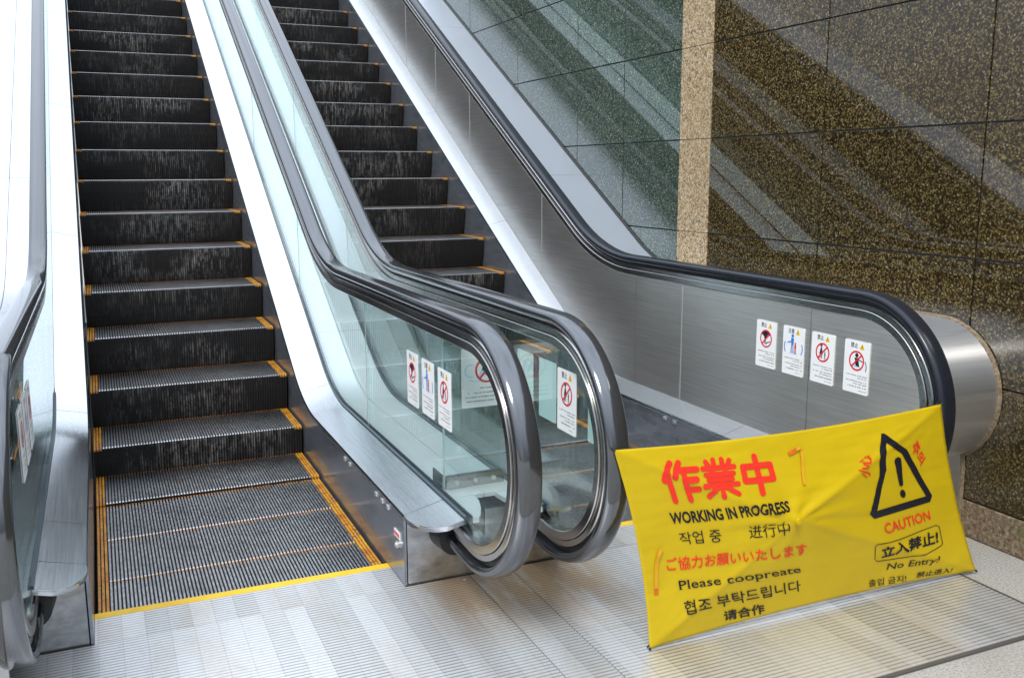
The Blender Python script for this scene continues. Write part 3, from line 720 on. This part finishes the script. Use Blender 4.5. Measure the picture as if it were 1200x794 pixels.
for y, kind, hd, what in ((-.225, 'lean', '禁止', 'first, half hidden by the handrail'), (-.398, 'attend', '注意', 'second, blank plate between two others'), (-.74, 'hand', '禁止', 'last, cut off by the steel frame ring')):
    sign((XC+.0078, y, .690), 1, kind, 'pale sign back on the farther glass: ' + what, hd)
sign((XC-.0078, -.566, .690), -1, 'child', 'pale cyan sign with a red crossed circle seen through the farther glass', '禁止')
for y, kind, hd, what in ((.09, 'lean', '禁止', 'farthest from the newel'), (-.08, 'attend', '注意', 'in the middle of three'), (-.25, 'child', '禁止', 'nearest the newel')):
    sign((XA+.0200, y, .66), 1, kind, 'thin edge-on white sign on the far left glass panel, ' + what, hd)
sign((1.282, -.1072, .685), 0, 'climb', 'white poster on the glass plate with a crossed red circle over climbing figures', None, (.152, .21))

# ------------------------------------------------------------------ yellow fold-out banner
BL, BR = Vector((1.482, -.909, .012)), Vector((2.814, -.911, .012)); TL, TR = Vector((1.361, -.89, .627)), Vector((2.606, -.892, .629))
CEN = Vector((1.945, -.98, .357)); MID = (BL+BR+TL+TR)/4; DV = CEN-MID
def surf(s, t, wrinkle=True):
    u, v = 2*s-1, 2*t-1
    b = BL*(1-s)*(1-t) + BR*s*(1-t) + TL*(1-s)*t + TR*s*t
    b = b + Vector((-.022*u*(1-v*v), 0, -.022*v*(1-u*u)))
    k = 30; a_, b_ = math.sqrt(u*u+1e-4), math.sqrt(v*v+1e-4)
    m_ = math.log(math.exp(k*a_)+math.exp(k*b_)-1+1e-9)/k
    b = b + DV*max(0, 1-m_)
    if wrinkle:
        au, av = abs(u), abs(v); rr = math.hypot(u, v)
        ridge = math.exp(-((au-av)/.035)**2)
        ang = math.atan2(v, u)
        wv_ = .0045*math.exp(-rr*3.0)*math.sin(9*ang+3*rr) * min(1, rr*8)
        wv_ += .0016*noise.noise(Vector((u*4.0, v*3.0, 2.0))) + .0014*noise.noise(Vector((u*3+v*9, v*14-u*4, 7.0)))
        cr_ = min(math.hypot(au-1, av-1), 1)
        wv_ += .004*math.exp(-cr_*5)*math.sin(26*math.atan2(1-av, 1-au+1e-5))*min(1, cr_*6)*(1-max(au, av)**6)
        crease = math.exp(-((v-.02+.06*math.sin(u*3))/.02)**2) + .7*math.exp(-((u+.5)/.012)**2)*.4 + .4*math.exp(-((u-.48)/.012)**2)
        b = b + Vector((0, -1, 0))*(wv_ + .0045*ridge*(1-rr*.3) + .0025*crease*(1-max(au, av)))
    return b
def surf_n(s, t):
    e = 1e-3; du = surf(s+e, t)-surf(s-e, t); dv = surf(s, t+e)-surf(s, t-e); return du.cross(dv).normalized()
ban = thing('folding_banner', 'yellow fabric work-in-progress banner standing on the landing plates', 'banner', (2.1, -.9, .008))
NX, NY = 110, 64
bm = bmesh.new(); gv = [[bm.verts.new(surf(i/NX, j/NY)) for j in range(NY+1)] for i in range(NX+1)]
for i in range(NX):
    for j in range(NY): bm.faces.new((gv[i][j], gv[i+1][j], gv[i+1][j+1], gv[i][j+1]))
fab = obj('fabric', bm, M['nylon'], ban, 180, recalc=False)
sm = fab.modifiers.new('thickness', 'SOLIDIFY'); sm.thickness = .0008; sm.offset = -1
def drape(bm, off):
    """cuts a flat drawing in (s, t) into small cells and lays it on the cloth"""
    def cuts(co, no): bmesh.ops.bisect_plane(bm, geom=list(bm.verts)+list(bm.edges)+list(bm.faces), plane_co=co, plane_no=no, dist=1e-6)
    xs = [v.co.x for v in bm.verts]; ys = [v.co.y for v in bm.verts]
    x = math.ceil(min(xs)*NX)/NX
    while x < max(xs): cuts((x, 0, 0), (1, 0, 0)); x += 1/NX
    y = math.ceil(min(ys)*NY)/NY
    while y < max(ys): cuts((0, y, 0), (0, 1, 0)); y += 1/NY
    cuts((.5, .5, 0), (1, -1, 0)); cuts((.5, .5, 0), (1, 1, 0))
    for v in bm.verts:
        s, t_ = v.co.x, v.co.y; v.co = surf(s, t_) + surf_n(s, t_)*off
TXT = [
 ('WORKING IN PROGRESS', 'black', [(0.111, 0.665), (0.478, 0.619), (0.483, 0.554), (0.112, 0.603)], .026, 0),
 ('작업 중', 'black', [(0.126, 0.555), (0.255, 0.538), (0.253, 0.466), (0.128, 0.492)], 0, 0),
 ('进行中', 'black', [(0.344, 0.527), (0.473, 0.511), (0.465, 0.434), (0.34, 0.454)], 0, 0),
 ('ご協力お願いいたします', 'red', [(0.075, 0.438), (0.504, 0.367), (0.493, 0.299), (0.073, 0.37)], .011, 0),
 ('Please coopreate', 'black', [(0.101, 0.31), (0.46, 0.244), (0.454, 0.192), (0.103, 0.247)], .004, 0),
 ('협조 부탁드립니다', 'black', [(0.109, 0.199), (0.445, 0.162), (0.436, 0.096), (0.107, 0.124)], .006, 0),
 ('请合作', 'black', [(0.209, 0.092), (0.322, 0.077), (0.316, 0.016), (0.203, 0.034)], .018, 0),
 ('小心', 'red', [(0.699, 0.698), (0.711, 0.796), (0.751, 0.793), (0.733, 0.657)], .02, 0),
 ('주의', 'red', [(0.903, 0.837), (0.923, 0.72), (0.901, 0.678), (0.877, 0.786)], .02, 0),
 ('CAUTION', 'red', [(0.745, 0.386), (0.898, 0.417), (0.897, 0.36), (0.745, 0.325)], .012, 0),
 ('立入禁止!', 'black', [(0.718, 0.253), (0.911, 0.293), (0.903, 0.209), (0.708, 0.186)], .024, 0),
 ('No Entry!', 'black', [(0.714, 0.148), (0.895, 0.133), (0.886, 0.085), (0.709, 0.098)], .004, .28),
 ('출입 금지!', 'black', [(0.641, 0.069), (0.764, 0.056), (0.757, 0.01), (0.635, 0.024)], .004, .1),
 ('禁止进入!', 'black', [(0.799, 0.058), (0.927, 0.051), (0.917, 0.017), (0.79, 0.025)], .014, .2)]
for body, colr, (a, b, c, d), off, sh in TXT:
    srf = bmesh.new() if body[0] in 'PN' else None
    src = text_bm(body, off, sh, 1.0, srf); bm = bmesh.new()
    a, b, c, d = map(Vector, (a, b, c, d))
    join(bm, src, lambda q: ((d*(1-q.x)+c*q.x)*(1-q.y) + (a*(1-q.x)+b*q.x)*q.y).to_3d())
    drape(bm, .0028)
    if srf is not None:
        b2 = bmesh.new(); join(b2, srf, lambda q: ((d*(1-q.x)+c*q.x)*(1-q.y) + (a*(1-q.x)+b*q.x)*q.y).to_3d()); drape(b2, .0031); join(bm, b2, lambda q: q.copy())
    o = obj('lettering', bm, M[colr+'_print'], ban, 0); o['label'] = 'printed words ' + body
# the large red heading in rounded strokes
KANJI = [
 [((.26,.97),(.02,.55)), ((.15,.72),(.15,.02)), ((.50,.97),(.34,.62)), ((.46,.78),(.97,.78)), ((.60,.78),(.60,.02)), ((.62,.52),(.93,.52)), ((.62,.27),(.93,.27))],
 [((.38,.99),(.38,.80)), ((.62,.99),(.62,.80)), ((.17,.95),(.24,.82)), ((.83,.95),(.76,.82)), ((.06,.78),(.94,.78)), ((.30,.73),(.35,.64)), ((.70,.73),(.65,.64)), ((.12,.61),(.88,.61)), ((.18,.47),(.82,.47)), ((.04,.32),(.96,.32)), ((.5,.61),(.5,.01)), ((.44,.30),(.08,.05)), ((.56,.30),(.92,.05))],
 [((.10,.74),(.90,.74)), ((.10,.74),(.10,.36)), ((.90,.74),(.90,.36)), ((.10,.36),(.90,.36)), ((.5,.99),(.5,.01))]]
qa, qb, qc, qd = map(Vector, [(0.116, 0.918), (0.433, 0.89), (0.454, 0.68), (0.124, 0.716)])
for ci, strokes in enumerate(KANJI):
    parts = bmesh.new()
    for si, (p, q) in enumerate(strokes):
        p, q = Vector(p), Vector(q); d = (q-p).normalized(); th0 = math.atan2(d.y, d.x); hw = .068 if ci == 1 else .082
        cap = [(q.x+hw*math.cos(th0+R(-90+180*i/8)), q.y+hw*math.sin(th0+R(-90+180*i/8))) for i in range(9)] + [(p.x+hw*math.cos(th0+R(90+180*i/8)), p.y+hw*math.sin(th0+R(90+180*i/8))) for i in range(9)]
        one = bmesh.new()
        def pos(x, y):
            x = (ci*1.08+x)/3.16
            return (qd*(1-x)+qc*x)*(1-y) + (qa*(1-x)+qb*x)*y
        one.faces.new([one.verts.new((*pos(x, y), 0)) for x, y in cap]); drape(one, .0021+si*.00007); join(parts, one, lambda c: c.copy())
    o = obj('lettering', parts, M['red_print'], ban, 0, recalc=False); o['label'] = 'printed character ' + '作業中'[ci]
def band_bm(outer, inner):
    bm = bmesh.new(); n = len(outer)
    A = [bm.verts.new((*p, 0)) for p in outer]; Bv = [bm.verts.new((*p, 0)) for p in inner]
    for i in range(n): bm.faces.new((A[i], A[(i+1) % n], Bv[(i+1) % n], Bv[i]))
    return bm
def shrink(pts, k):
    out = []
    n = len(pts)
    for i in range(n):
        p0, p, p1 = (Vector(pts[(i-1) % n]), Vector(pts[i]), Vector(pts[(i+1) % n]))
        asp = Vector((1.3, .62))
        q0, q, q1 = [Vector((v.x*asp.x, v.y*asp.y)) for v in (p0, p, p1)]
        d0, d1 = (q-q0).normalized(), (q1-q).normalized(); nn = Vector((-d0.y-d1.y, d0.x+d1.x)).normalized()
        l_ = k/max(.35, nn.dot(Vector((-d0.y, d0.x)))); v = q+nn*l_; out.append((v.x/asp.x, v.y/asp.y))
    return out
bm = band_bm([(0.787,0.903),(0.798,0.899),(0.865,0.787),(0.919,0.499),(0.908,0.464),(0.722,0.426),(0.711,0.46),(0.765,0.671)],
             [(0.802,0.846),(0.803,0.845),(0.847,0.768),(0.899,0.502),(0.898,0.500),(0.735,0.472),(0.734,0.474),(0.788,0.693)])
drape(bm, .0022); obj('warning_triangle', bm, M['black_print'], ban, 0)
bm = bmesh.new()
poly(bm, [(.819,.735),(.823,.748),(.832,.754),(.839,.747),(.841,.733),(.833,.592),(.828,.583),(.821,.590)])
cx_, cy_ = .826, .540
poly(bm, [(cx_+.0088*math.cos(2*math.pi*i/16), cy_+.024*math.sin(2*math.pi*i/16)) for i in range(16)])
drape(bm, .0022); obj('exclamation_mark', bm, M['black_print'], ban, 0)
bx = [(0.702,0.269),(0.712,0.282),(0.748,0.276),(0.784,0.281),(0.91,0.322),(0.92,0.311),(0.918,0.204),(0.912,0.191),(0.857,0.159),(0.849,0.158),(0.69,0.171),(0.686,0.19)]
bm = band_bm(bx, shrink(bx, -.0026)); drape(bm, .0021); obj('outline_box', bm, M['black_print'], ban, 0)
# straps, centre boss, corner caps and the rods behind the cloth
def strap(pts, wd, mcol):
    bm = bmesh.new(); L_, R_ = [], []
    for i, (s, t_, h) in enumerate(pts):
        s0, t0, _ = pts[max(0, i-1)]; s1, t1, _ = pts[min(len(pts)-1, i+1)]
        p = surf(s, t_)+surf_n(s, t_)*h; d = (surf(s1, t1)-surf(s0, t0)).normalized(); n = surf_n(s, t_); q = d.cross(n).normalized()*wd/2
        L_.append(bm.verts.new(p+q)); R_.append(bm.verts.new(p-q))
    for i in range(len(pts)-1): bm.faces.new((L_[i], L_[i+1], R_[i+1], R_[i]))
    o = obj('strap', bm, mcol, ban, 0); m_ = o.modifiers.new('thickness', 'SOLIDIFY'); m_.thickness = .0012; m_.offset = 0
    return o
strap([(.486,.876,.004), (.497,.889,.008), (.508,.897,.007)], .012, M['red_web'])
strap([(.507,.897,.009), (.518,.903,.010), (.524,.885,.006), (.5245,.83,.007), (.524,.782,.005), (.5245,.73,.005), (.526,.694,.006)], .009, M['orange_web'])
strap([(.069,.488,.004), (.060,.478,.009), (.054,.462,.010), (.047,.43,.006), (.041,.39,.004), (.036,.335,.004), (.0335,.297,.004)], .011, M['orange_web'])
strap([(.0333,.294,.0045), (.0325,.28,.005), (.031,.266,.004)], .012, M['red_web'])
bm = bmesh.new(); cyl(bm, surf(.4995, .5)+Vector((0, -.004, 0)), .011, .006, 'y', 20); cyl(bm, surf(.4995, .5)+Vector((0, -.008, 0)), .006, .004, 'y', 16)
obj('centre_boss', bm, M['nylon'], ban, 40)
for s, t_ in ((0,0), (1,0), (0,1), (1,1)):
    p = surf(s, t_); bm = bmesh.new(); bmesh.ops.create_uvsphere(bm, u_segments=12, v_segments=8, radius=.0045, matrix=Matrix.Translation(p)); obj('corner_cap', bm, M['black'], ban, 60)
    a = surf(.4995, .5, False)+Vector((0, .028, 0)); b = p+Vector((0, .016, -.002)); d = b-a
    bm = bmesh.new(); bmesh.ops.create_cone(bm, cap_ends=True, segments=10, radius1=.004, radius2=.003, depth=d.length, matrix=Matrix.Translation((a+b)/2) @ d.to_track_quat('Z', 'Y').to_matrix().to_4x4()); obj('rod', bm, M['black'], ban, 60)
